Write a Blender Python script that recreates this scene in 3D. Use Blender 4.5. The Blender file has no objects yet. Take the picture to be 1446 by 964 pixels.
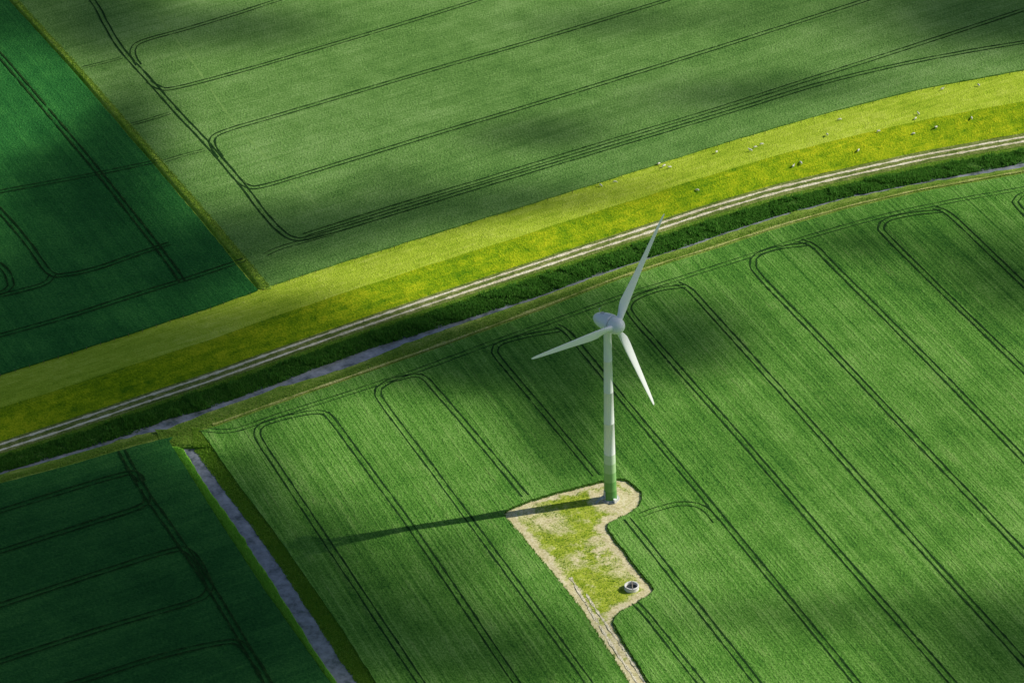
import bpy, math, random
import numpy as np
from mathutils import Vector, Matrix, noise
from mathutils.geometry import tessellate_polygon
random.seed(7); rng=np.random.default_rng(7)
S=bpy.context.scene
COL=S.collection
# ------------------------------------------------------------------ image pixels to ground
# Image pixels are projected through the camera on to the ground: G(u,v,z) gives the
# world position (metres) of an image pixel at height z.
F=4900.0; TH=math.radians(31.5); ROLL=math.radians(-2.0); HC=584.0
RM=np.array((Matrix.Rotation(math.pi/2-TH,3,'X')@Matrix.Rotation(ROLL,3,'Z')))
CAM=np.array([0.0,0.0,HC])
def _G(u,v,z=0.0):
    u=np.asarray(u,float); v=np.asarray(v,float); z=np.asarray(z,float)
    u,v,z=np.broadcast_arrays(u,v,z)
    d=np.stack([(u-723)/F,-(v-482)/F,-np.ones_like(u)],-1)@RM.T
    t=(z-CAM[2])/d[...,2]
    return CAM+d*t[...,None]
O=_G(862,704,0.0).copy(); O[2]=0
CAM=CAM-O
G=_G
CH=0.6   # crop height

# ------------------------------------------------------------------ helpers
def mesh_obj(name,verts,faces,mats=(),parent=None,smooth=False,midx=None):
    me=bpy.data.meshes.new(name)
    me.from_pydata([tuple(map(float,p)) for p in verts],[],[tuple(map(int,f)) for f in faces])
    for m in mats: me.materials.append(m)
    if midx is not None: me.polygons.foreach_set('material_index',np.asarray(midx,np.int32))
    if smooth: me.polygons.foreach_set('use_smooth',[True]*len(me.polygons))
    me.update()
    ob=bpy.data.objects.new(name,me); COL.objects.link(ob)
    if parent: ob.parent=parent
    return ob
class NT:
    def __init__(s,name):
        s.m=bpy.data.materials.new(name); s.m.use_nodes=True
        s.t=s.m.node_tree; s.n=s.t.nodes; s.l=s.t.links; s.b=s.n['Principled BSDF']
        s.b.inputs['Roughness'].default_value=0.85
        s.b.inputs['Specular IOR Level'].default_value=0.05
    def node(s,ty,**k):
        n=s.n.new(ty)
        for a,b in k.items(): setattr(n,a,b)
        return n
    def setin(s,sock,v):
        if isinstance(v,bpy.types.NodeSocket): s.l.new(v,sock)
        else: sock.default_value=v
    def pos(s,scale=(1,1,1),ang=0.0):
        g=s.node('ShaderNodeNewGeometry').outputs['Position']
        m=s.node('ShaderNodeMapping'); m.vector_type='POINT'
        m.inputs['Rotation'].default_value=(0,0,-ang); s.l.new(g,m.inputs['Vector'])
        m2=s.node('ShaderNodeMapping'); m2.inputs['Scale'].default_value=scale
        s.l.new(m.outputs[0],m2.inputs['Vector']); return m2.outputs[0]
    def noise(s,vec,scale,detail=3,rough=0.55,dist=0.0):
        n=s.node('ShaderNodeTexNoise'); n.inputs['Scale'].default_value=scale
        n.inputs['Detail'].default_value=detail; n.inputs['Roughness'].default_value=rough
        n.inputs['Distortion'].default_value=dist
        s.l.new(vec,n.inputs['Vector']); return n.outputs['Fac']
    def math(s,op,a,b=0.0,c=0.0,clamp=False):
        n=s.node('ShaderNodeMath',operation=op); n.use_clamp=clamp
        s.setin(n.inputs[0],a); s.setin(n.inputs[1],b)
        if op in('MULTIPLY_ADD',): s.setin(n.inputs[2],c)
        return n.outputs[0]
    def wsum(s,items):
        acc=None
        for sock,w in items:
            x=s.math('MULTIPLY',s.math('SUBTRACT',sock,0.5),w)
            acc=x if acc is None else s.math('ADD',acc,x)
        return s.math('ADD',acc,0.5)
    def ramp(s,fac,stops):
        n=s.node('ShaderNodeValToRGB'); e=n.color_ramp.elements
        while len(e)<len(stops): e.new(0.5)
        for i,(p,c) in enumerate(stops): e[i].position=p; e[i].color=(*c,1)
        s.setin(n.inputs[0],fac); return n.outputs[0]
    def mix(s,f,a,b,mode='MIX'):
        n=s.node('ShaderNodeMix'); n.data_type='RGBA'; n.blend_type=mode
        s.setin(n.inputs[0],f)
        s.setin(n.inputs[6],a if isinstance(a,bpy.types.NodeSocket) else (*a,1))
        s.setin(n.inputs[7],b if isinstance(b,bpy.types.NodeSocket) else (*b,1))
        return n.outputs[2]
    def bump(s,h,strength=0.5,dist=0.3):
        n=s.node('ShaderNodeBump'); n.inputs['Strength'].default_value=strength
        n.inputs['Distance'].default_value=dist; s.l.new(h,n.inputs['Height'])
        s.l.new(n.outputs[0],s.b.inputs['Normal'])
    def col(s,c): s.setin(s.b.inputs['Base Color'],c if isinstance(c,bpy.types.NodeSocket) else (*c,1))
def plain(name,c,rough=0.6,spec=0.3,var=0.0,scale=1.0):
    m=NT(name); m.b.inputs['Roughness'].default_value=rough; m.b.inputs['Specular IOR Level'].default_value=spec
    if var:
        n=m.noise(m.pos(),scale,4)
        m.col(m.ramp(n,[(0.3,tuple(x*(1-var) for x in c)),(0.7,tuple(min(1,x*(1+var)) for x in c))]))
    else: m.col(c)
    return m.m
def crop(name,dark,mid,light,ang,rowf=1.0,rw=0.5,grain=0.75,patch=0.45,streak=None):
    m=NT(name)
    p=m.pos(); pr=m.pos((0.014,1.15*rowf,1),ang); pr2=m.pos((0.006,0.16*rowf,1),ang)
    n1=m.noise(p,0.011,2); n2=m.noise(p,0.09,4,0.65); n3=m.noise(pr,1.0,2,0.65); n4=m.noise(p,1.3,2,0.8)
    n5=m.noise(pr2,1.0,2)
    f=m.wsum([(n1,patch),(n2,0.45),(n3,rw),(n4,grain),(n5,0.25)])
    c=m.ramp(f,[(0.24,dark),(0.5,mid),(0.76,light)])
    if streak:   # bare drill rows showing through thin crop
        ps=m.pos((0.02,1.8,1),ang); ns=m.noise(ps,1.0,1)
        k=m.math('MULTIPLY',m.math('MULTIPLY',m.math('SUBTRACT',ns,0.56),5.0,clamp=True),m.math('MULTIPLY',m.math('SUBTRACT',n2,0.42),3.0,clamp=True),clamp=True)
        c=m.mix(m.math('MULTIPLY',k,0.5),c,streak)
    m.col(c)
    m.bump(m.wsum([(n4,1.0),(n3,rw)]),0.9,0.6)
    return m.m
def attr_mat(name,a,b,fine=1.5,extra=None):
    m=NT(name); at=m.node('ShaderNodeAttribute',attribute_name='tint').outputs['Fac']
    c=m.mix(at,a,b)
    n=m.noise(m.pos(),0.12,2)
    c=m.mix(m.math('MULTIPLY',m.math('SUBTRACT',n,0.45),3.0,clamp=True),c,extra or b)
    df=m.node('ShaderNodeBsdfDiffuse'); tl=m.node('ShaderNodeBsdfTranslucent'); mx=m.node('ShaderNodeMixShader')
    m.l.new(c,df.inputs[0]); m.l.new(c,tl.inputs[0]); mx.inputs[0].default_value=0.5
    m.l.new(df.outputs[0],mx.inputs[1]); m.l.new(tl.outputs[0],mx.inputs[2])
    m.l.new(mx.outputs[0],m.n['Material Output'].inputs['Surface'])
    return m.m
def smooth_poly(pts,step=6.0,it=True):
    P=np.array(pts,float); out=[]
    Q=np.vstack([2*P[0]-P[1],P,2*P[-1]-P[-2]])
    for i in range(1,len(Q)-2):
        p0,p1,p2,p3=Q[i-1],Q[i],Q[i+1],Q[i+2]
        n=max(2,int(np.linalg.norm(p2-p1)/step))
        for k in range(n):
            t=k/n
            out.append(0.5*((2*p1)+(-p0+p2)*t+(2*p0-5*p1+4*p2-p3)*t*t+(-p0+3*p1-3*p2+p3)*t**3))
    out.append(P[-1]); return np.array(out)
class Curve:   # smooth single valued image-pixel curve with linear extension
    def __init__(s,pts,sm=40):
        P=np.array(pts,float); xs=np.arange(P[0,0],P[-1,0]+0.1,4.0)
        ys=np.interp(xs,P[:,0],P[:,1]); k=int(sm/4)|1
        pl=ys[0]-(ys[min(12,len(ys)-1)]-ys[0])/min(12,len(ys)-1)*np.arange(k,0,-1)
        pr=ys[-1]+(ys[-1]-ys[-13])/12*np.arange(1,k+1)
        yy=np.convolve(np.concatenate([pl,ys,pr]),np.ones(k)/k,'same')[k:-k]
        s.x=xs;s.y=yy
        s.sl=(yy[12]-yy[0])/48; s.sr=(yy[-1]-yy[-13])/48
    def __call__(s,x):
        x=np.asarray(x,float); y=np.interp(x,s.x,s.y)
        y=np.where(x<s.x[0],s.y[0]+(x-s.x[0])*s.sl,y)
        return np.where(x>s.x[-1],s.y[-1]+(x-s.x[-1])*s.sr,y)
def loft(name,rows,mat,wob=0.0,wscale=0.3):
    """rows: list of (N,3) arrays, skinned together"""
    R=[r.copy() for r in rows]; n=len(R[0]); V=np.concatenate(R)
    if wob:
        for i in range(len(V)):
            V[i,2]+=wob*noise.noise(Vector(V[i]*wscale))
    Fs=[(j*n+i,j*n+i+1,(j+1)*n+i+1,(j+1)*n+i) for j in range(len(R)-1) for i in range(n-1)]
    ob=mesh_obj(name,V,Fs,[mat],smooth=True)
    return ob
def field(name,loops,mat,z=CH,skirt=0.9):
    L=[[Vector(p) for p in lp] for lp in loops]
    tris=tessellate_polygon(L); V=[tuple(p) for lp in L for p in lp]; Fs=[tuple(t) for t in tris]
    out=[]
    for a,b,c in Fs:
        A,B,C=Vector(V[a]),Vector(V[b]),Vector(V[c])
        out.append((a,b,c) if (B-A).cross(C-A).z>0 else (a,c,b))
    base=0
    for lp in L:
        n=len(lp); o=len(V)
        V+= [(p.x,p.y,p.z-skirt) for p in lp]
        for i in range(n):
            j=(i+1)%n; out.append((base+i,base+j,o+j,o+i))
        base+=n
    return mesh_obj(name,V,out,[mat])
def tufts(name,P,h0,h1,w,mat,lean=0.35,parent=None):
    N=len(P); a=rng.uniform(0,2*math.pi,N); h=rng.uniform(h0,h1,N); ww=w*rng.uniform(0.6,1.4,N)
    V=np.zeros((N,6,3)); tint=np.zeros((N,6))
    for k in range(2):
        aa=a+k*math.pi/2
        dx=np.stack([np.cos(aa),np.sin(aa),np.zeros(N)],-1)*ww[:,None]/2
        top=P+np.stack([rng.normal(0,lean,N)*h,rng.normal(0,lean,N)*h,h],-1)
        V[:,k*3+0]=P-dx; V[:,k*3+1]=P+dx; V[:,k*3+2]=top
    V[:,:,2]-=0.03
    tint[:]=rng.uniform(0,1,N)[:,None]
    me=bpy.data.meshes.new(name)
    me.vertices.add(N*6); me.vertices.foreach_set('co',V.ravel())
    me.loops.add(N*6); me.loops.foreach_set('vertex_index',np.arange(N*6,dtype=np.int32))
    me.polygons.add(N*2); me.polygons.foreach_set('loop_start',np.arange(0,N*6,3,dtype=np.int32))
    me.polygons.foreach_set('loop_total',np.full(N*2,3,np.int32))
    at=me.attributes.new('tint','FLOAT','POINT'); at.data.foreach_set('value',tint.ravel())
    me.materials.append(mat); me.update(); me.validate()
    ob=bpy.data.objects.new(name,me); COL.objects.link(ob)
    if parent: ob.parent=parent
    return ob
def angle(p,q):
    a,b=G(*p),G(*q); return math.atan2(b[1]-a[1],b[0]-a[0])

# ------------------------------------------------------------------ camera
cd=bpy.data.cameras.new('camera'); cam=bpy.data.objects.new('camera',cd); COL.objects.link(cam)
M=(Matrix.Rotation(math.pi/2-TH,3,'X')@Matrix.Rotation(ROLL,3,'Z')).to_4x4(); M.translation=Vector(CAM)
cam.matrix_world=M; cd.sensor_width=36; cd.lens=36*F/1446; cd.clip_start=1; cd.clip_end=60000
S.camera=cam

# ------------------------------------------------------------------ sun, sky
a=G(862,704); b=G(520,757); sh=(b-a)[:2]; sh/=np.linalg.norm(sh)
EL=math.radians(34)
sund=Vector((-sh[0]*math.cos(EL),-sh[1]*math.cos(EL),math.sin(EL)))
sl=bpy.data.lights.new('sun','SUN'); sl.energy=5.0; sl.angle=math.radians(0.5); sl.color=(1,0.95,0.84)
so=bpy.data.objects.new('sun',sl); so.rotation_euler=sund.to_track_quat('Z','Y').to_euler(); so.location=(0,0,300); COL.objects.link(so)
W=bpy.data.worlds.new('World'); S.world=W; W.use_nodes=True
wn=W.node_tree; sk=wn.nodes.new('ShaderNodeTexSky'); sk.sky_type='NISHITA'; sk.sun_disc=False
sk.sun_elevation=EL; sk.sun_rotation=math.atan2(sund.x,sund.y); sk.altitude=500
bg=wn.nodes['Background']; bg.inputs[1].default_value=0.075
wn.links.new(sk.outputs[0],bg.inputs[0])
S.view_settings.view_transform='Standard'; S.view_settings.look='None'; S.view_settings.exposure=0

# ------------------------------------------------------------------ curves in image pixels
U=Curve([(0,528),(100,497),(200,465),(300,432),(375,405),(450,380),(600,333),(750,287),(900,240),(1000,208),(1100,178),(1200,150),(1300,125),(1446,98)])
T=Curve([(0,632),(100,600),(200,566),(300,533),(400,497),(500,462),(600,428),(700,395),(800,362),(900,330),(1000,297),(1100,268),(1200,245),(1300,223),(1400,205),(1446,197)])
D=Curve([(0,667),(60,650),(130,630),(200,608),(235,598),(300,575),(400,540),(470,517),(540,491),(600,470),(700,437),(760,418),(830,392),(900,368),(960,350),(1000,336),(1100,303),(1200,277),(1300,257),(1400,240),(1446,232)])
Fc=Curve([(0,682),(100,656),(180,632),(240,617),(290,607),(400,568),(500,533),(600,498),(700,462),(800,424),(860,400),(950,370),(1000,355),(1100,322),(1200,294),(1300,271),(1446,245)])
DW=Curve([(0,2.0),(200,2.6),(235,8),(290,2.6),(400,3.6),(440,7),(520,7.5),(570,4),(650,2.4),(750,1.4),(900,1.1),(1300,1.1),(1390,2.6),(1446,3)],20)
uu=np.concatenate([np.arange(-3000,-60,60),np.arange(-60,1520,4),np.arange(1520,4000,60)]).astype(float)

AR=angle((362,612),(590,964)); AT=angle((450,240),(1050,55)); ATL=angle((60,150),(200,320)); ABL=angle((0,780),(200,715))
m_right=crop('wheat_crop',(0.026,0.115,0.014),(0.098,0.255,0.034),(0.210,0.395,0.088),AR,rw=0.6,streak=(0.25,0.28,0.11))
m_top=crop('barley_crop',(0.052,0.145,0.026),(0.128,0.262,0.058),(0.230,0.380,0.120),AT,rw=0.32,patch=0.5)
m_tl=crop('grass_crop',(0.008,0.080,0.016),(0.026,0.155,0.030),(0.065,0.26,0.050),ATL,rw=0.3)  # deep crop green, lowered further so the colour carries some cloud shade
m_bl=crop('young_wheat_crop',(0.009,0.070,0.015),(0.028,0.135,0.028),(0.062,0.21,0.043),ABL,rw=0.35)  # dark young crop; part of the cloud shade is in this colour

# base ground to the horizon
m=NT('far_ground'); p=m.pos(); m.col(m.ramp(m.noise(p,0.004,5),[(0.35,(0.03,0.09,0.02)),(0.5,(0.06,0.15,0.03)),(0.65,(0.12,0.18,0.06))]))
mesh_obj('ground',[(-30000,-30000,-3),(30000,-30000,-3),(30000,30000,-3),(-30000,30000,-3)],[(0,1,2,3)],[m.m])

# ------------------------------------------------------------------ fields
DL=[( -1500,-1262),(0,12),(100,103),(205,193),(310,283),(408,362)]   # v -> u, left edge of ditch
DR=[( -1500,-1240),(0,25),(100,117),(205,209),(310,301),(403,380)]
LB=[(600,224),(625,240),(725,303),(830,372),(964,467),(3000,1910)]
RB=[(600,276),(615,289),(680,334),(745,384),(820,436),(890,485),(964,532),(3000,1856)]
fv=lambda tab,v: np.interp(v,[q[0] for q in tab],[q[1] for q in tab])
def wob(P,amp=0.25,s=0.35):
    P=P.copy()
    for i in range(len(P)):
        P[i,0]+=amp*noise.noise(Vector(P[i]*s)); P[i,1]+=amp*noise.noise(Vector(P[i]*s)+Vector((9,3,1)))
    return P
def straight(pts,step=5.0):
    P=np.array(pts,float); out=[]
    for a,b in zip(P[:-1],P[1:]):
        n=max(1,int(np.linalg.norm(b-a)/step)); out+=[a+(b-a)*k/n for k in range(n)]
    return np.array(out)
pad_px=straight([(712,724),(716,718),(745,706),(800,690),(845,679),(872,675),(886,677),(897,685),(905,694),(907,703),(902,714),(890,724),(860,738),(858,743),(861,750),(900,801),(925,831),(919,838),(903,848),(880,861),(868,871),(866,878),(880,903),(918,964),(1000,1100),(972,1106),(888,964),(862,923),(815,852),(760,785),(714,730),(712,724)],5)
pad_top=wob(G(pad_px[:,0],pad_px[:,1],CH),0.4,0.8)
ur=uu[uu>=284]; vr=np.arange(3000,604,-8.0)
outer=np.concatenate([G(ur,Fc(ur),CH),G([4000,3600],[3000,3000],CH),G(fv(RB,vr),vr,CH)])
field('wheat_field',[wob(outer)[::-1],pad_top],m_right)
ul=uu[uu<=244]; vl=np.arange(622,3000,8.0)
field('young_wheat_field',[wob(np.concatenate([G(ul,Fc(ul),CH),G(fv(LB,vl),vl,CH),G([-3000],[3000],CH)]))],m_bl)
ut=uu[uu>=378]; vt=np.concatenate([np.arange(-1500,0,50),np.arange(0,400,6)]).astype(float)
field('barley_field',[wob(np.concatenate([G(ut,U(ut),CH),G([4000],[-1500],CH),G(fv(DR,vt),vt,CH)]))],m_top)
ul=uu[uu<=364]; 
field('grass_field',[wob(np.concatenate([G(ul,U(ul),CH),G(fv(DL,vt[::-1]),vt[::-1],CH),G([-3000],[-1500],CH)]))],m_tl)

# ------------------------------------------------------------------ dike
ADK=angle((300,480),(1000,255))
def grassmat(name,c0,c1,c2,ang=ADK,s=(0.06,0.5,1),g=0.8,pw=0.6,yel=None,yt=0.5):
    m=NT(name); p=m.pos(); ps=m.pos(s,ang)
    n1=m.noise(p,0.035,3); n2=m.noise(p,0.28,4,0.7); n3=m.noise(ps,1.0,2); n4=m.noise(p,1.6,2,0.8)
    c=m.ramp(m.wsum([(n1,0.5),(n2,pw),(n3,0.45),(n4,g)]),[(0.26,c0),(0.5,c1),(0.74,c2)])
    if yel: c=m.mix(m.math('MULTIPLY',m.math('SUBTRACT',m.noise(p,0.5,4,0.8),yt),5.0,clamp=True),c,yel)
    m.col(c); m.bump(m.wsum([(n4,1.0),(n2,1.0)]),0.8,0.6); return m.m
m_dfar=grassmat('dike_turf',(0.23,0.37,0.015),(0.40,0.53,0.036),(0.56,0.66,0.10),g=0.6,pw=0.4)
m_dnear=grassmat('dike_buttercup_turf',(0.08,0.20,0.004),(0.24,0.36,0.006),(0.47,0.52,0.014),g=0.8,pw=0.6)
T1=lambda u:T(u)-9
prof_t=[0,0.06,0.2,0.36,0.44,0.5,0.56,0.64,0.8,0.93,1.0]; prof_z=[0,0.25,1.9,3.4,3.8,3.9,3.8,3.1,1.5,0.5,0.3]
def dz(t): return np.interp(t,prof_t,prof_z)
def drow(t): 
    v=U(uu)+t*(T1(uu)-U(uu)); return G(uu,v,float(dz(t)))
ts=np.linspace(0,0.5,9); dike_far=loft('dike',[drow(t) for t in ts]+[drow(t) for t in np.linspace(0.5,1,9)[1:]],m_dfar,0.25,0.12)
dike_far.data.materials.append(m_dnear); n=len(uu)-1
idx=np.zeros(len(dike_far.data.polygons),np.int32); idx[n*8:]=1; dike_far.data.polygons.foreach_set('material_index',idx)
# ------------------------------------------------------------------ farm track along the dike
m_tr=grassmat('track_verge',(0.07,0.12,0.02),(0.16,0.21,0.045),(0.34,0.35,0.13),s=(0.03,1.2,1))
loft('farm_track',[G(uu,T(uu)+k,0.3) for k in(-9,-4,0,4,9)],m_tr)
m_sand=grassmat('sand_ruts',(0.46,0.41,0.27),(0.74,0.68,0.50),(0.88,0.83,0.68),s=(0.05,0.8,1),g=0.8)
def ribbon(P,offs,w,z,V,Fs,wn=0.25,ws=0.5):
    """append ribbon along world polyline P, centre shifted sideways by offs"""
    P=np.asarray(P); t=np.gradient(P[:,:2],axis=0); t/=np.linalg.norm(t,axis=1)[:,None]+1e-9
    nn=np.stack([-t[:,1],t[:,0]],-1); b=len(V)
    for i,p in enumerate(P):
        q=Vector((p[0]*ws,p[1]*ws,offs)); k=w/2*(1+wn*2*noise.noise(q)); o=offs+0.12*noise.noise(q*0.4+Vector((5,5,5)))
        V.append((p[0]+nn[i,0]*(o-k),p[1]+nn[i,1]*(o-k),p[2]+z)); V.append((p[0]+nn[i,0]*(o+k),p[1]+nn[i,1]*(o+k),p[2]+z))
    for i in range(len(P)-1): Fs.append((b+2*i,b+2*i+2,b+2*i+3,b+2*i+1))
V=[];Fs=[]
ur=np.arange(-800,2400,4.0); P=G(ur,T(ur),0.3)
ribbon(P,1.75,1.15,0.012,V,Fs,0.4); ribbon(P,-1.35,1.1,0.016,V,Fs,0.4)
mesh_obj('track_ruts',V,Fs,[m_sand])
# ------------------------------------------------------------------ verge, reeds, ditch
m_verge=grassmat('verge_grass',(0.06,0.15,0.012),(0.13,0.25,0.025),(0.23,0.34,0.055))
m_reedg=grassmat('reed_floor',(0.025,0.08,0.012),(0.05,0.13,0.02),(0.10,0.20,0.035))
m_bank=grassmat('bank_grass',(0.08,0.18,0.02),(0.17,0.28,0.035),(0.34,0.42,0.10))
m=NT('ditch_water'); p=m.pos(); m.b.inputs['Roughness'].default_value=0.06; m.b.inputs['Specular IOR Level'].default_value=0.9
m.col(m.ramp(m.noise(p,0.22,4,0.7),[(0.34,(0.07,0.085,0.085)),(0.48,(0.19,0.205,0.235)),(0.7,(0.33,0.345,0.40))])); m.bump(m.noise(p,2.0,2),0.15,0.05); m_water=m.m  # murky grey water, with sky and cloud reflection put into its paler tones
loft('verge',[G(uu,T(uu)+9,0.3),G(uu,T(uu)+13,0.3),G(uu,T(uu)+16,0.2)],m_verge,0.05)
def mixc(a,b,t): return a+(b-a)*t
a=T(uu)+16; b=D(uu)-DW(uu)
loft('reed_bank',[G(uu,mixc(a,b,t),z) for t,z in((0,0.2),(0.3,0.3),(0.7,0.0),(1,-0.95))],m_reedg,0.25)
loft('ditch_water',[G(uu,D(uu)-DW(uu)-2,-0.85),G(uu,D(uu)+DW(uu)+2,-0.85)],m_water)
a=D(uu)+DW(uu); b=Fc(uu)+3
loft('ditch_bank',[G(uu,mixc(a,b,t),z) for t,z in((0,-0.95),(0.35,-0.4),(0.7,0.05),(1,0.12))],m_bank,0.15)
# dry mown strip between ditch and wheat
V=[];Fs=[]; ud=np.arange(300,1700,4.0); P=G(ud,Fc(ud)-3.5,0.12); ribbon(P,0,1.0,0.16,V,Fs,0.5,0.11)
mesh_obj('dry_grass_strip',V,Fs,[grassmat('dry_grass',(0.14,0.21,0.03),(0.34,0.38,0.10),(0.60,0.57,0.26))])
# field boundary ditch, upper left
vv=np.concatenate([np.arange(-1500,-40,40),np.arange(-40,412,4)]).astype(float)
m_vg2=grassmat('boundary_verge',(0.14,0.29,0.02),(0.30,0.47,0.04),(0.45,0.58,0.11),ang=ATL)
l=fv(DL,vv); r=fv(DR,vv)
loft('boundary_ditch',[G(mixc(l-2,r,t),vv,z) for t,z in((0,0.1),(0.12,-0.25),(0.25,-0.25),(0.38,0.35),(0.7,0.5),(1.15,0.5))],m_vg2,0.08)
# canal
vc=np.concatenate([np.arange(630,1100,4),np.arange(1100,3000,40)]).astype(float)
CC=[(630,264),(672,292),(710,319),(745,346),(790,376),(835,406),(885,437),(930,466),(964,490),(3000,1880)]
cw=[(630,6),(700,10),(800,11.5),(964,13),(3000,16)]
cj=np.array([2.0*noise.noise(Vector((x*0.03,0,0)))+2.4*noise.noise(Vector((x*0.11,4,0))) for x in vc])
cj2=np.array([2.0*noise.noise(Vector((x*0.035,8,0)))+2.4*noise.noise(Vector((x*0.13,14,0))) for x in vc])
cl=fv(CC,vc)-fv(cw,vc)+cj; cr=fv(CC,vc)+fv(cw,vc)+cj2; lb=fv(LB,vc)-3; rb=fv(RB,vc)+4
m_cb=grassmat('canal_bank_grass',(0.07,0.26,0.018),(0.17,0.42,0.035),(0.30,0.56,0.08),ang=AR)
m_cb2=grassmat('canal_bank_rough',(0.06,0.20,0.014),(0.16,0.36,0.030),(0.33,0.52,0.07),ang=AR)
loft('canal_bank',[G(mixc(lb,cl,t),vc,z) for t,z in((0,0.15),(0.4,0.1),(0.7,-0.3),(1,-0.95))],m_cb,0.15)
o=loft('canal_bank',[G(mixc(cr,rb,t),vc,z) for t,z in((0,-0.95),(0.3,-0.65),(0.6,-0.35),(0.85,0.0),(1,0.25))],m_cb2,0.12)
loft('canal_water',[G(cl-3,vc,-0.85),G(cr+3,vc,-0.85)],m_water)
uc=np.arange(224,306,4.0)
loft('culvert_crossing',[G(uc+dx,np.full_like(uc,1)*v,z) for v,z,dx in((606,0.05,-6),(611,0.2,-2),(618,0.25,0),(627,0.22,5),(631,-0.2,8),(635,-1.2,10))],m_verge,0.1)

# reeds and rough grass
m_reed=attr_mat('reeds',(0.05,0.20,0.02),(0.16,0.37,0.06),extra=(0.09,0.26,0.035))
m_rough=attr_mat('rough_grass',(0.20,0.38,0.04),(0.42,0.56,0.12),extra=(0.34,0.50,0.08))
m_rdark=attr_mat('rough_grass_olive',(0.15,0.34,0.025),(0.38,0.58,0.08),extra=(0.25,0.47,0.045))
N=70000; u=rng.uniform(-60,1520,N); t=rng.beta(1.3,1.1,N)
P=G(u,mixc(T(u)+15,D(u)-DW(u)-1.0,t),0.0); P[:,2]=np.interp(t,[0,.3,.7,1],[.2,.3,0,-.9])
cl_=np.array([noise.noise(Vector((p[0]*0.22,p[1]*0.22,0))) for p in P]); keep=cl_+rng.uniform(-0.5,0.5,N)>-0.2; 
tufts('reeds',P[keep],0.3,0.9,0.45,m_reed)
cl2=np.array([noise.noise(Vector((p[0]*0.16+7,p[1]*0.16,0))) for p in P[:26000]]); k2=cl2>0.15
tufts('reed_clumps',P[:26000][k2],0.9,1.8,0.5,m_reed)
N=20000; u=rng.uniform(-60,1520,N); t=rng.uniform(0.16,0.9,N); P=G(u,mixc(D(u)+DW(u),Fc(u),t),0.0); P[:,2]=np.interp(t,[0,.35,.7,1],[-1,-.4,.05,.1])
tufts('bank_tufts',P,0.15,0.45,0.35,m_rough)
N=16000; u=rng.uniform(-60,1520,N); t=rng.uniform(0,1,N); P=G(u,T(u)+9+t*8,0.22); tufts('verge_tufts',P,0.15,0.45,0.35,m_rdark)
N=12000; v=rng.uniform(632,1000,N); t=rng.uniform(0,0.95,N)
ccl=np.interp(v,vc,cl); ccr=np.interp(v,vc,cr)
P=G(mixc(fv(LB,v),ccl,t),v,0.0); P[:,2]=np.interp(t,[0,.4,.7,1],[.15,.1,-.3,-.95]); m_cbt=attr_mat('canal_tuft',(0.14,0.42,0.035),(0.32,0.64,0.10),extra=(0.24,0.56,0.06))
tufts('canal_grass',P,0.2,0.6,0.35,m_cbt)
N=16000; v=rng.uniform(606,1000,N); t=rng.uniform(0.08,1,N); ccr=np.interp(v,vc,cr); P=G(mixc(ccr,fv(RB,v),t),v,0.0); P[:,2]=np.interp(t,[0,.3,.6,.85,1],[-.95,-.65,-.35,0,.25])
P[v<632,2]=0.2
tufts('canal_grass',P,0.15,0.5,0.4,m_rdark)
N=1500; u=rng.uniform(226,290,N); v=rng.uniform(607,628,N); tufts('crossing_grass',G(u,v,0.2),0.15,0.5,0.4,m_rough)
N=7000; v=rng.uniform(-20,408,N); t=rng.uniform(0.3,1,N); P=G(mixc(fv(DL,v),fv(DR,v),t),v,0.0); P[:,2]=np.interp(t,[0,.12,.25,.38,1],[0,-.25,-.25,.35,.5])
tufts('boundary_grass',P,0.15,0.6,0.4,m_rough)

# ------------------------------------------------------------------ tramlines
m=NT('tramline_soil_shade'); p=m.pos(); m.col(m.ramp(m.noise(p,0.8,3,0.7),[(0.3,(0.006,0.026,0.006)),(0.55,(0.016,0.055,0.012)),(0.8,(0.06,0.13,0.03))])); m_tram=m.m  # flat strips: soil seen through the crop, groove shade put into its dark colour
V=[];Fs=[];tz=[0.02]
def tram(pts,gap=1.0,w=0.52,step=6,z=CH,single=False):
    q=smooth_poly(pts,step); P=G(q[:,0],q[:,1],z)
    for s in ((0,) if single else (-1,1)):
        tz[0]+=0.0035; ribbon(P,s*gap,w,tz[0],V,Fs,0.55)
# wheat field
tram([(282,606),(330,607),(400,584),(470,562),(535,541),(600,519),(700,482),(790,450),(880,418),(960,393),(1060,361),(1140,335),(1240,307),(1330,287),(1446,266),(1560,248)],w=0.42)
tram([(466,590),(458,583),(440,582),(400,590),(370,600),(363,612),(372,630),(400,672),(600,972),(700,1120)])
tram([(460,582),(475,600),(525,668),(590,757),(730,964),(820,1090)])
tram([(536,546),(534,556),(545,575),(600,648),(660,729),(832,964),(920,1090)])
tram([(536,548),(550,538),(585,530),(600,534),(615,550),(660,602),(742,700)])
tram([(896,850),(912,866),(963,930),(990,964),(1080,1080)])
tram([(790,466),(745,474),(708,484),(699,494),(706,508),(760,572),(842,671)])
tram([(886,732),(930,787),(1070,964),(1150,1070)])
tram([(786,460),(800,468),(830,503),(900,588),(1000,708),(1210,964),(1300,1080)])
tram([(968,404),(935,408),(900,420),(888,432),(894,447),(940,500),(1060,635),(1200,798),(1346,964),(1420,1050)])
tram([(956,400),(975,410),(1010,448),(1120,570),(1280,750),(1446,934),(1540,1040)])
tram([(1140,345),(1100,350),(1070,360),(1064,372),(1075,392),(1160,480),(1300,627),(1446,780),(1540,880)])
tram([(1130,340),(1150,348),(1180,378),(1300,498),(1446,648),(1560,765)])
tram([(1330,298),(1290,302),(1255,310),(1245,320),(1255,336),(1340,420),(1446,522),(1560,632)])
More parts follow.
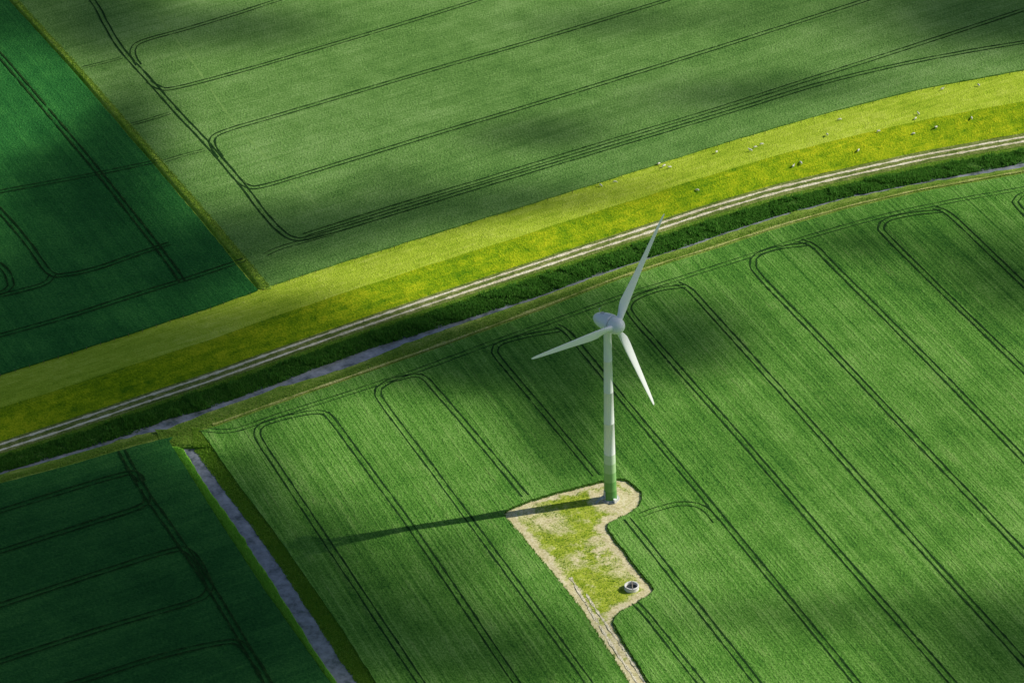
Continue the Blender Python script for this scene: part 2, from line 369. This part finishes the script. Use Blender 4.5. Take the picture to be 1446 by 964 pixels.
tram([(1320,293),(1340,302),(1375,334),(1446,402),(1560,512)])
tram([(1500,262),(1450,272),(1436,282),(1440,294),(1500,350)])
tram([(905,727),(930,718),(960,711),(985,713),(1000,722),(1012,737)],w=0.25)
# barley field
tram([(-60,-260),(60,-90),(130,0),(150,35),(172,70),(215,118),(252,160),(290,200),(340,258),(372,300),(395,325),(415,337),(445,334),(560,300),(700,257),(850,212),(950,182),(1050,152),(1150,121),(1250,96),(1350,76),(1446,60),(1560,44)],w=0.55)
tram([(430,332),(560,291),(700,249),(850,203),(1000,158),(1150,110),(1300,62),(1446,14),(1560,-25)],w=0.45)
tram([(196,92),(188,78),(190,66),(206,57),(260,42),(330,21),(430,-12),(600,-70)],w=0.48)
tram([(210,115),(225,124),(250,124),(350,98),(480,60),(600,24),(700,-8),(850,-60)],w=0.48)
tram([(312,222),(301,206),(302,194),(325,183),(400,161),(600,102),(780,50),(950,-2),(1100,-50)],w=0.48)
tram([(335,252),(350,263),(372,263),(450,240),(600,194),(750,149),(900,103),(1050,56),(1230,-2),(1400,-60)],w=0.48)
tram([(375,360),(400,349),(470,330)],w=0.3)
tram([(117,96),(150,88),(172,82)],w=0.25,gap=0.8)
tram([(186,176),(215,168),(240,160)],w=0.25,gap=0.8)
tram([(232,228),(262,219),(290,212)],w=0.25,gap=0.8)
# grass field
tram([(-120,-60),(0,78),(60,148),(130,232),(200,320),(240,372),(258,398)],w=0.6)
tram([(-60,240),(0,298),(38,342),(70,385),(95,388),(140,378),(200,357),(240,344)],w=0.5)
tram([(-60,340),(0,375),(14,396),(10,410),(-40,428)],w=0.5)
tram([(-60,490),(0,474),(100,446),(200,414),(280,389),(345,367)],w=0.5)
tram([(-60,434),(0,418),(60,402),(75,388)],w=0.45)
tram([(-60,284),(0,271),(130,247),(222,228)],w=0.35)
# young wheat field
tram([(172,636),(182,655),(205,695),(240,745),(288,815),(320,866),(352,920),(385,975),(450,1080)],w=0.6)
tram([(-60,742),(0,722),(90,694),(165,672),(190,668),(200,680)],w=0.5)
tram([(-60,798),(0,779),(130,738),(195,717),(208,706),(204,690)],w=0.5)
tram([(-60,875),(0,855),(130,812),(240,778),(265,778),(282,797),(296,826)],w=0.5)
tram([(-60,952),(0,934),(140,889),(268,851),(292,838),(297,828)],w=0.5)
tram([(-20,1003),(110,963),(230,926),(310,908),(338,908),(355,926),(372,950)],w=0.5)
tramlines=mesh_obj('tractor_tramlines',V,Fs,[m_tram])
m=NT('thin_barley'); p=m.pos(); m.col(m.ramp(m.noise(p,0.9,4,0.75),[(0.3,(0.12,0.25,0.05)),(0.7,(0.23,0.37,0.11))]))
V=[];Fs=[]; q=smooth_poly([(222,20),(270,85),(330,172),(395,240),(450,292)],5); ribbon(G(q[:,0],q[:,1],CH),0,0.6,0.008,V,Fs,0.95,1.3)
mesh_obj('thin_crop_strip',V,Fs,[m.m])

# ------------------------------------------------------------------ turbine pad
pb=G(pad_px[:,0],pad_px[:,1],0.0)[:,:2]
xs=np.arange(pb[:,0].min()-2,pb[:,0].max()+2,0.4); ys=np.arange(pb[:,1].min()-2,pb[:,1].max()+2,0.4)
X,Y=np.meshgrid(xs,ys); Q=np.stack([X.ravel(),Y.ravel()],-1)
A=pb; B=np.roll(pb,-1,0); dist=np.full(len(Q),1e9); ins=np.zeros(len(Q),bool)
for a_,b_ in zip(A,B):
    ab=b_-a_; tt=np.clip(((Q-a_)@ab)/(ab@ab+1e-9),0,1); dist=np.minimum(dist,np.linalg.norm(Q-(a_+tt[:,None]*ab),axis=1))
    c=((a_[1]>Q[:,1])!=(b_[1]>Q[:,1])); xi=a_[0]+(Q[:,1]-a_[1])/(b_[1]-a_[1]+1e-12)*(b_[0]-a_[0]); ins^=(c&(Q[:,0]<xi))
sd=np.where(ins,dist,-dist)
keep=sd>-1.6; nx=len(xs); ny=len(ys); K=keep.reshape(ny,nx)
def gx(u,v): return G(u,v,0.0)[:2]
def blob(u,v,r): return np.exp(-np.sum((Q-gx(u,v))**2,1)/(2*r*r))
rt=np.linalg.norm(Q,axis=1)
nz=np.array([noise.fractal(Vector((q[0]*0.22,q[1]*0.22,3)),0.8,2.1,5) if k else 0 for q,k in zip(Q,keep)])
grass=np.clip((sd-2.2)/2.2+1.1*nz,0,1)
sand=1-grass
sand=np.maximum(sand,np.clip(1.5*np.exp(-(rt/6.5)**4)+0.4*nz,0,1)); sand=np.maximum(sand,0.75*blob(775,735,5)); sand=np.maximum(sand,0.9*blob(850,780,6)*(0.8+nz)); sand=np.maximum(sand,0.7*blob(885,800,5)); sand=np.maximum(sand,0.7*blob(745,722,5)); sand=np.maximum(sand,0.5*blob(790,800,4))
sand=np.clip(sand+0.3*nz,0,1)
idm=-np.ones(len(Q),int); Vs=[]; sv=[]
for i in np.nonzero(keep)[0]:
    idm[i]=len(Vs); Vs.append((Q[i,0],Q[i,1],0.12*nz[i])); sv.append(sand[i])
Fs=[]
for j in range(ny-1):
    for i in range(nx-1):
        k=j*nx+i; q=(idm[k],idm[k+1],idm[k+nx+1],idm[k+nx])
        if min(q)>=0: Fs.append(q)
m=NT('pad_ground'); at=m.node('ShaderNodeAttribute',attribute_name='tint').outputs['Fac']; p=m.pos()
n1=m.noise(p,1.4,4,0.75); n2=m.noise(p,0.35,4)
gr=m.ramp(m.wsum([(n1,0.8),(n2,0.7)]),[(0.3,(0.19,0.29,0.015)),(0.5,(0.34,0.42,0.035)),(0.72,(0.50,0.53,0.10))])
sn=m.ramp(m.wsum([(n1,0.9),(n2,0.5)]),[(0.28,(0.38,0.33,0.15)),(0.5,(0.64,0.57,0.33)),(0.75,(0.82,0.75,0.54))])
fac=m.math('MULTIPLY',m.math('SUBTRACT',m.math('ADD',at,m.math('MULTIPLY',m.math('SUBTRACT',n1,0.5),0.9)),0.2),1.6,clamp=True)
m.col(m.mix(fac,gr,sn)); m.bump(n1,0.6,0.2)
pad=mesh_obj('gravel_pad',Vs,Fs,[m.m],smooth=True)
at=pad.data.attributes.new('tint','FLOAT','POINT'); at.data.foreach_set('value',np.array(sv,np.float32))
V=[];Fs=[]
for pts in ([(806,815),(822,843),(848,885),(877,930),(900,964),(985,1100)],[(828,838),(840,858),(862,889),(890,930),(911,964),(998,1100)]):
    q=smooth_poly(pts,4); P=G(q[:,0],q[:,1],0.0); ribbon(P,0,0.6,0.09,V,Fs,0.9)
mesh_obj('access_track_ruts',V,Fs,[m_sand])
N=9000; i=rng.integers(0,len(pad_top),N); j=(i+1)%len(pad_top); t=rng.uniform(0,1,N)[:,None]
P=pad_top[i]*(1-t)+pad_top[j]*t; P[:,:2]+=rng.normal(0,0.3,(N,2)); P[:,2]=0.0
m_ce=attr_mat('crop_stalks',(0.10,0.25,0.03),(0.22,0.40,0.08),extra=(0.15,0.33,0.05))
tufts('crop_edge',P,0.4,0.75,0.3,m_ce,0.3)
ii=rng.choice(np.nonzero((sd>0.2)&(sand<0.6))[0],4000); P=np.column_stack([Q[ii]+rng.uniform(-.2,.2,(len(ii),2)),np.zeros(len(ii))])
tufts('pad_grass',P,0.1,0.3,0.3,m_rough)

# ------------------------------------------------------------------ wind turbine
wt=bpy.data.objects.new('wind_turbine',None); COL.objects.link(wt)
white=plain('turbine_white',(0.94,0.95,0.96),0.35,0.5)
joint=plain('joint_grey',(0.5,0.52,0.54),0.5)
greens=[plain('tower_green_%d'%i,c,0.4,0.5) for i,c in enumerate([(0.07,0.26,0.05),(0.14,0.36,0.09),(0.26,0.49,0.17),(0.42,0.62,0.31),(0.62,0.76,0.54)])]
conc=plain('concrete',(0.46,0.45,0.42),0.9,0.2,0.2,1.5)
darkm=plain('dark_steel',(0.05,0.05,0.055),0.5)
def lathe(name,prof,mats,midx=None,n=48,parent=None,mat4=None,smooth=True,closed=False):
    V=[];Fs=[];mi=[]
    for (r,z) in prof:
        for k in range(n):
            a=2*math.pi*k/n; V.append(Vector((r*math.cos(a),r*math.sin(a),z)))
    for j in range(len(prof)-1):
        for k in range(n):
            Fs.append((j*n+k,j*n+(k+1)%n,(j+1)*n+(k+1)%n,(j+1)*n+k)); mi.append(midx[j] if midx else 0)
    if mat4: V=[mat4@v for v in V]
    return mesh_obj(name,V,Fs,mats,parent,smooth,mi)
TT=59.6
def tr(z): return 1.12+(1.95-1.12)*(1-z/TT)**1.15
prof=[(tr(0)+0.06,0.3)];mi=[]
bands=[0.3,3.6,6.8,10.0,13.2,16.4]
for k in range(5):
    prof.append((tr(bands[k+1]),bands[k+1])); mi.append(k)
z=16.4
while z<TT-0.1:
    z2=min(TT,z+10.8); prof+= [(tr(z2),z2-0.05),(tr(z2)+0.015,z2-0.04),(tr(z2)+0.015,z2)]; mi+=[5,6,6]; z=z2
lathe('tower',prof,greens+[white,joint],mi,56,wt)
lathe('foundation',[(0.1,0.34),(2.6,0.34),(2.75,0.28),(2.8,-0.4)],[conc],None,48,wt)
lathe('base_flange',[(2.15,0.345),(2.15,0.5),(2.0,0.55),(1.9,0.6)],[joint],None,48,wt)
PH=math.radians(43.7); nrm=Vector((math.sin(PH),-math.cos(PH),0)); TL=math.radians(3)
ax=(nrm*math.cos(TL)+Vector((0,0,1))*math.sin(TL)).normalized()
h=Vector((math.cos(PH),math.sin(PH),0)); up=ax.cross(h).normalized()
if up.z<0: up=-up
HZ=61.9
NM=Matrix((( h.x,up.x,ax.x,0),(h.y,up.y,ax.y,0),(h.z,up.z,ax.z,HZ),(0,0,0,1)))
if NM.determinant()<0: NM=Matrix((( -h.x,up.x,ax.x,0),(-h.y,up.y,ax.y,0),(-h.z,up.z,ax.z,HZ),(0,0,0,1)))
lathe('nacelle',[(0.02,-5.2),(0.55,-5.1),(1.15,-4.7),(1.7,-3.9),(2.15,-2.7),(2.5,-1.2),(2.7,0.3),(2.76,1.5),(2.7,2.05),(2.45,2.1)],[white],None,48,wt,NM)
lathe('generator_gap',[(2.4,2.05),(2.4,2.3)],[darkm],None,48,wt,NM)
lathe('spinner',[(2.45,2.25),(2.62,2.3),(2.62,3.2),(2.5,4.1),(2.2,4.9),(1.7,5.55),(1.0,6.0),(0.4,6.2),(0.02,6.25)],[white],None,48,wt,NM)
lathe('yaw_collar',[(1.1,TT-0.1),(1.35,TT+0.0),(1.45,TT+0.6)],[white],None,40,wt)
def box(name,c,s,mat,parent,M4=None):
    V=[Vector((c[0]+sx*s[0]/2,c[1]+sy*s[1]/2,c[2]+sz*s[2]/2)) for sx in(-1,1) for sy in(-1,1) for sz in(-1,1)]
    if M4: V=[M4@v for v in V]
    return mesh_obj(name,V,[(0,1,3,2),(4,6,7,5),(0,4,5,1),(2,3,7,6),(0,2,6,4),(1,5,7,3)],[mat],parent)
box('roof_hatch',(0,2.35,-1.6),(0.9,0.35,1.2),joint,wt,NM)
box('wind_vane_mast',(0,2.8,-2.9),(0.08,1.5,0.08),joint,wt,NM)
box('wind_vane_arm',(0,3.5,-2.9),(0.9,0.08,0.08),joint,wt,NM)
st=[(1.9,1.9,1.8),(3.0,1.95,1.7),(4.2,2.3,1.4),(5.5,2.9,1.1),(7.2,3.3,0.85),(9.5,3.2,0.66),(13,2.8,0.5),(18,2.25,0.38),(24,1.75,0.27),(29,1.3,0.19),(33,0.9,0.13),(34.6,0.6,0.09),(35.2,0.2,0.04)]
tw=[28,26,22,18,14,10,7,5,3,1,0,0,0]
def blade(name,alpha):
    rad=(up*math.cos(alpha)+h*math.sin(alpha)).normalized(); tan=(h*math.cos(alpha)-up*math.sin(alpha)).normalized()
    ctr=Vector((0,0,HZ))+ax*3.7; V=[];n=24
    for (r,c,t),w in zip(st,tw):
        w=math.radians(w+2); e1=tan*math.cos(w)+ax*math.sin(w); e2=ax*math.cos(w)-tan*math.sin(w)
        for k in range(n):
            a=2*math.pi*k/n; x=math.cos(a); y=math.sin(a)
            f=min(1,max(0,(r-2.5)/4)); 
            px=c*(0.5*x) - f*c*0.2; th_=t*0.5*y*(1-f*0.55*(1-x)/2*1.4) 
            V.append(ctr+rad*r+e1*px+e2*th_ + ax*(0.012*r*r/35))
    Fs=[(j*n+k,j*n+(k+1)%n,(j+1)*n+(k+1)%n,(j+1)*n+k) for j in range(len(st)-1) for k in range(n)]
    Fs.append(tuple(range((len(st)-1)*n,len(st)*n)))
    return mesh_obj(name,V,Fs,[white],wt,True)
for i in range(3): blade('blade_%d'%(i+1),math.radians(38.0+120*i))
da=math.radians(205); dd=Vector((math.cos(da),math.sin(da),0)); ds=Vector((-dd.y,dd.x,0))
DM=Matrix(((ds.x,dd.x,0,0),(ds.y,dd.y,0,0),(0,0,1,0),(0,0,0,1)))
box('door',(0,1.97,2.4),(1.0,0.12,2.1),joint,wt,DM)
box('door_landing',(0,2.6,1.25),(1.5,1.3,0.08),joint,wt,DM)
for k in range(6): box('step_%d'%(k+1),(0,3.4+0.28*k,1.08-0.19*k),(1.1,0.28,0.06),joint,wt,DM)
for s in(-0.7,0.7):
    box('handrail',(s,2.6,2.2),(0.06,1.3,0.06),joint,wt,DM)
    for y in(2.0,3.2): box('rail_post',(s,y,1.3),(0.06,0.06,1.85),joint,wt,DM)
box('cable_cabinet',(2.6,-0.2,0.75),(1.0,0.7,1.1),white,wt,DM)

# ------------------------------------------------------------------ concrete water tank
tk=bpy.data.objects.new('concrete_water_tank',None); tk.location=G(892,831); COL.objects.link(tk)
lc=plain('pale_concrete',(0.74,0.73,0.69),0.85,0.2,0.12,2.0)
lathe('tank_wall',[(2.1,-0.1),(2.1,1.25),(2.06,1.32),(1.75,1.32),(1.71,1.25),(1.71,0.0)],[lc],None,40,tk,smooth=False)
lathe('tank_rim',[(2.11,1.0),(2.17,1.02),(2.17,1.14),(2.11,1.16)],[conc],None,40,tk,smooth=False)
lathe('tank_water',[(0.01,0.45),(1.72,0.45)],[plain('tank_water',(0.03,0.04,0.04),0.1,0.5)],None,40,tk)
box('plank',(0.2,0,1.36),(0.25,4.0,0.06),plain('weathered_wood',(0.25,0.22,0.17),0.9),tk)
box('inlet_pipe',(-1.5,-1.3,0.9),(0.12,0.12,1.9),darkm,tk)

# ------------------------------------------------------------------ sheep
def sheep_mesh(graze):
    hd=((0.78,0,0.75),(0.98,0,0.38),(1.13,0,0.16)) if graze else ((0.72,0,0.98),(0.86,0,1.16),(1.10,0,1.08))
    J=[((-0.5,0,0.72),0.20),((-0.22,0,0.72),0.31),((0.12,0,0.70),0.32),((0.42,0,0.74),0.24),
       (hd[0],0.14),(hd[1],0.11),(hd[2],0.055),((-0.66,0,0.68),0.05),((-0.72,0,0.45),0.04)]
    E=[(0,1),(1,2),(2,3),(3,4),(4,5),(5,6),(0,7),(7,8)]
    def leg(root,pts):
        p=root
        for c,r in pts: J.append((c,r)); E.append((p,len(J)-1)); p=len(J)-1
    for s in(-1,1):
        leg(0,[((-0.42,0.15*s,0.55),0.13),((-0.36,0.16*s,0.42),0.085),((-0.52,0.16*s,0.28),0.045),((-0.48,0.16*s,0.02),0.038)])
        leg(3,[((0.40,0.13*s,0.52),0.10),((0.40,0.14*s,0.28),0.05),((0.41,0.14*s,0.02),0.038)])
        e=hd[1]; leg(5,[((e[0]-0.03,0.14*s,e[2]+0.03),0.03)])
    me=bpy.data.meshes.new('sheep'); me.from_pydata([j[0] for j in J],E,[])
    ob=bpy.data.objects.new('tmp',me); COL.objects.link(ob)
    sm=ob.modifiers.new('s','SKIN')
    for i,(c,r) in enumerate(J): me.skin_vertices[0].data[i].radius=(r,r)
    me.skin_vertices[0].data[0].use_root=True
    ss=ob.modifiers.new('d','SUBSURF'); ss.levels=1; ss.render_levels=1
    dg=bpy.context.evaluated_depsgraph_get(); dg.update()
    out=bpy.data.meshes.new_from_object(ob.evaluated_get(dg)); bpy.data.objects.remove(ob)
    out.polygons.foreach_set('use_smooth',[True]*len(out.polygons)); out.materials.clear()
    out.materials.append(wool); out.name='sheep_body'; return out
m=NT('wool'); tc=m.node('ShaderNodeTexCoord').outputs['Object']; n=m.noise(tc,9.0,4)
m.col(m.ramp(n,[(0.3,(0.50,0.48,0.40)),(0.6,(0.78,0.76,0.68))])); m.bump(n,0.5,0.05); wool=m.m
sm=[sheep_mesh(True),sheep_mesh(False)]
sp=[(1297,162),(1293,168),(1186,170),(1330,128),(1075,205),(1066,209),(1060,214),(930,233),(938,236),(946,238),(868,258),(848,263),(1120,236),(1131,232),(1212,214),(1322,181),(1290,190),(1240,187),(1012,216),(1382,122),(985,270),(1168,192),(1372,168)]
for i,(u_,v_) in enumerate(sp):
    t=(v_-float(U(u_)))/(float(T1(u_))-float(U(u_))); z=float(dz(t))
    o=bpy.data.objects.new('sheep',sm[0 if i%3 else 1]); o.location=Vector(G(u_,v_,z)); o.location.z+=0.05
    o.rotation_euler=(0,0,random.uniform(0,6.28)); s=random.uniform(0.85,1.05); o.scale=(s,s,s); COL.objects.link(o)
bpy.context.view_layer.update()
dg=bpy.context.evaluated_depsgraph_get()
dob=dike_far.evaluated_get(dg)
for o in COL.objects:
    if o.name.startswith('sheep'):
        hit,loc,_,_=dob.ray_cast(Vector((o.location.x,o.location.y,50)),Vector((0,0,-1)))
        if hit: o.location.z=loc.z
# ------------------------------------------------------------------ fence at the dike toe
V=[];Fs=[]
uf=np.arange(-40,1500,1.0); P=G(uf,U(uf)+4,0.15); L=np.concatenate([[0],np.cumsum(np.linalg.norm(np.diff(P,axis=0),axis=1))])
for s in np.arange(0,L[-1],5.0):
    c=[np.interp(s,L,P[:,k]) for k in range(3)]; b0=len(V)
    for dx,dy in((-.07,-.07),(.07,-.07),(.07,.07),(-.07,.07)): V.append((c[0]+dx,c[1]+dy,c[2]-0.3)); V.append((c[0]+dx,c[1]+dy,c[2]+1.15))
    for k in range(4):
        a_,b_=b0+2*k,b0+2*((k+1)%4); Fs.append((a_,b_,b_+1,a_+1))
    Fs.append((b0+1,b0+3,b0+5,b0+7))
mesh_obj('wire_fence',V,Fs,[plain('fence_wood',(0.16,0.13,0.10),0.9)])

# ------------------------------------------------------------------ clouds (cast the moving shadows)
HCL=700.0
off=np.array([sund.x,sund.y])*HCL/sund.z
gs=[(50,900,220,110,5.0),(20,740,180,45,3.0),(310,890,75,80,4.0),(190,690,60,35,1.6),(0,575,190,50,4.5),(240,505,120,36,3.4),(400,455,60,22,1.4),(110,290,75,70,4.0),(20,430,110,55,4.0),(270,375,55,32,3.2),(-20,10,50,50,2.4),
    (440,805,55,50,2.0),(350,710,32,50,2.4),(530,895,90,45,2.2),(690,505,110,32,5.0),(565,472,60,20,3.2),(800,580,40,50,2.4),(820,425,60,20,2.2),(965,475,60,36,2.6),(400,325,110,28,2.4),(670,292,130,22,2.2),(740,192,80,20,2.0),(540,250,50,18,0.9),
    (1440,15,150,40,3.2),(120,20,70,45,3.0),(310,40,90,22,2.0),(175,175,45,45,1.6),(1430,395,70,45,1.8),(1220,345,60,18,1.1),(1130,870,140,24,1.2),(700,930,90,40,1.8),(1440,925,100,55,2.4),(1080,132,120,16,1.4),(880,35,130,16,1.1),(640,790,45,30,0.9)]
gaps=[(560,622,60,32,2.2),(40,150,35,40,1.2),(1200,620,140,80,0.5),(1050,200,300,30,0.3),(480,180,120,36,0.7),(290,625,35,22,1.2)]
def sc(v): 
    d=TH+math.atan((v-482)/F); D_=HC/math.sin(d); return F/D_, math.sin(d)
GG=[]
for lst,sg in((gs,1),(gaps,-1)):
    for u_,v_,su,sv_,a_ in lst:
        s_,sn_=sc(v_); c=G(u_,v_); GG.append((c[0]+off[0],c[1]+off[1],su/s_,sv_/(s_*sn_),a_*sg))
cx=np.concatenate([np.arange(-1500,-300,30),np.arange(-300,300,8),np.arange(300,1501,30)])+off[0]
cy=np.concatenate([np.arange(-1100,-250,30),np.arange(-250,700,8),np.arange(700,1901,30)])+off[1]
X,Y=np.meshgrid(cx,cy); tau=np.zeros_like(X)
for x0,y0,rx,ry,a_ in GG: tau+=a_*np.exp(-0.5*(((X-x0)/rx)**2+((Y-y0)/ry)**2))
V=[];dn=[]
for j in range(len(cy)):
    for i in range(len(cx)):
        x,y=X[j,i],Y[j,i]; f=noise.fractal(Vector((x/70,y/70,1.7)),0.9,2.0,4); f2=noise.fractal(Vector((x/600,y/600,5.7)),0.9,2.0,3)
        far=min(1,max(0,(math.hypot(x-off[0],y-off[1]-150)-500)/400))
        t_=tau[j,i]*(1+0.3*f)-0.14+0.28*f+far*max(0,2.0*f2)
        V.append((x,y,HCL+3*f)); dn.append(1-math.exp(-max(0,t_)))
nx=len(cx); Fs=[(j*nx+i,j*nx+i+1,(j+1)*nx+i+1,(j+1)*nx+i) for j in range(len(cy)-1) for i in range(nx-1)]
m=NT('cloud_vapour'); at=m.node('ShaderNodeAttribute',attribute_name='tint').outputs['Fac']
tp=m.node('ShaderNodeBsdfTransparent'); df=m.node('ShaderNodeBsdfDiffuse'); df.inputs[0].default_value=(0.8,0.8,0.82,1)
mx=m.node('ShaderNodeMixShader'); m.l.new(at,mx.inputs[0]); m.l.new(tp.outputs[0],mx.inputs[1]); m.l.new(df.outputs[0],mx.inputs[2])
m.l.new(mx.outputs[0],m.n['Material Output'].inputs['Surface'])
cl_ob=mesh_obj('cloud',V,Fs,[m.m],smooth=True)
at=cl_ob.data.attributes.new('tint','FLOAT','POINT'); at.data.foreach_set('value',np.array(dn,np.float32))
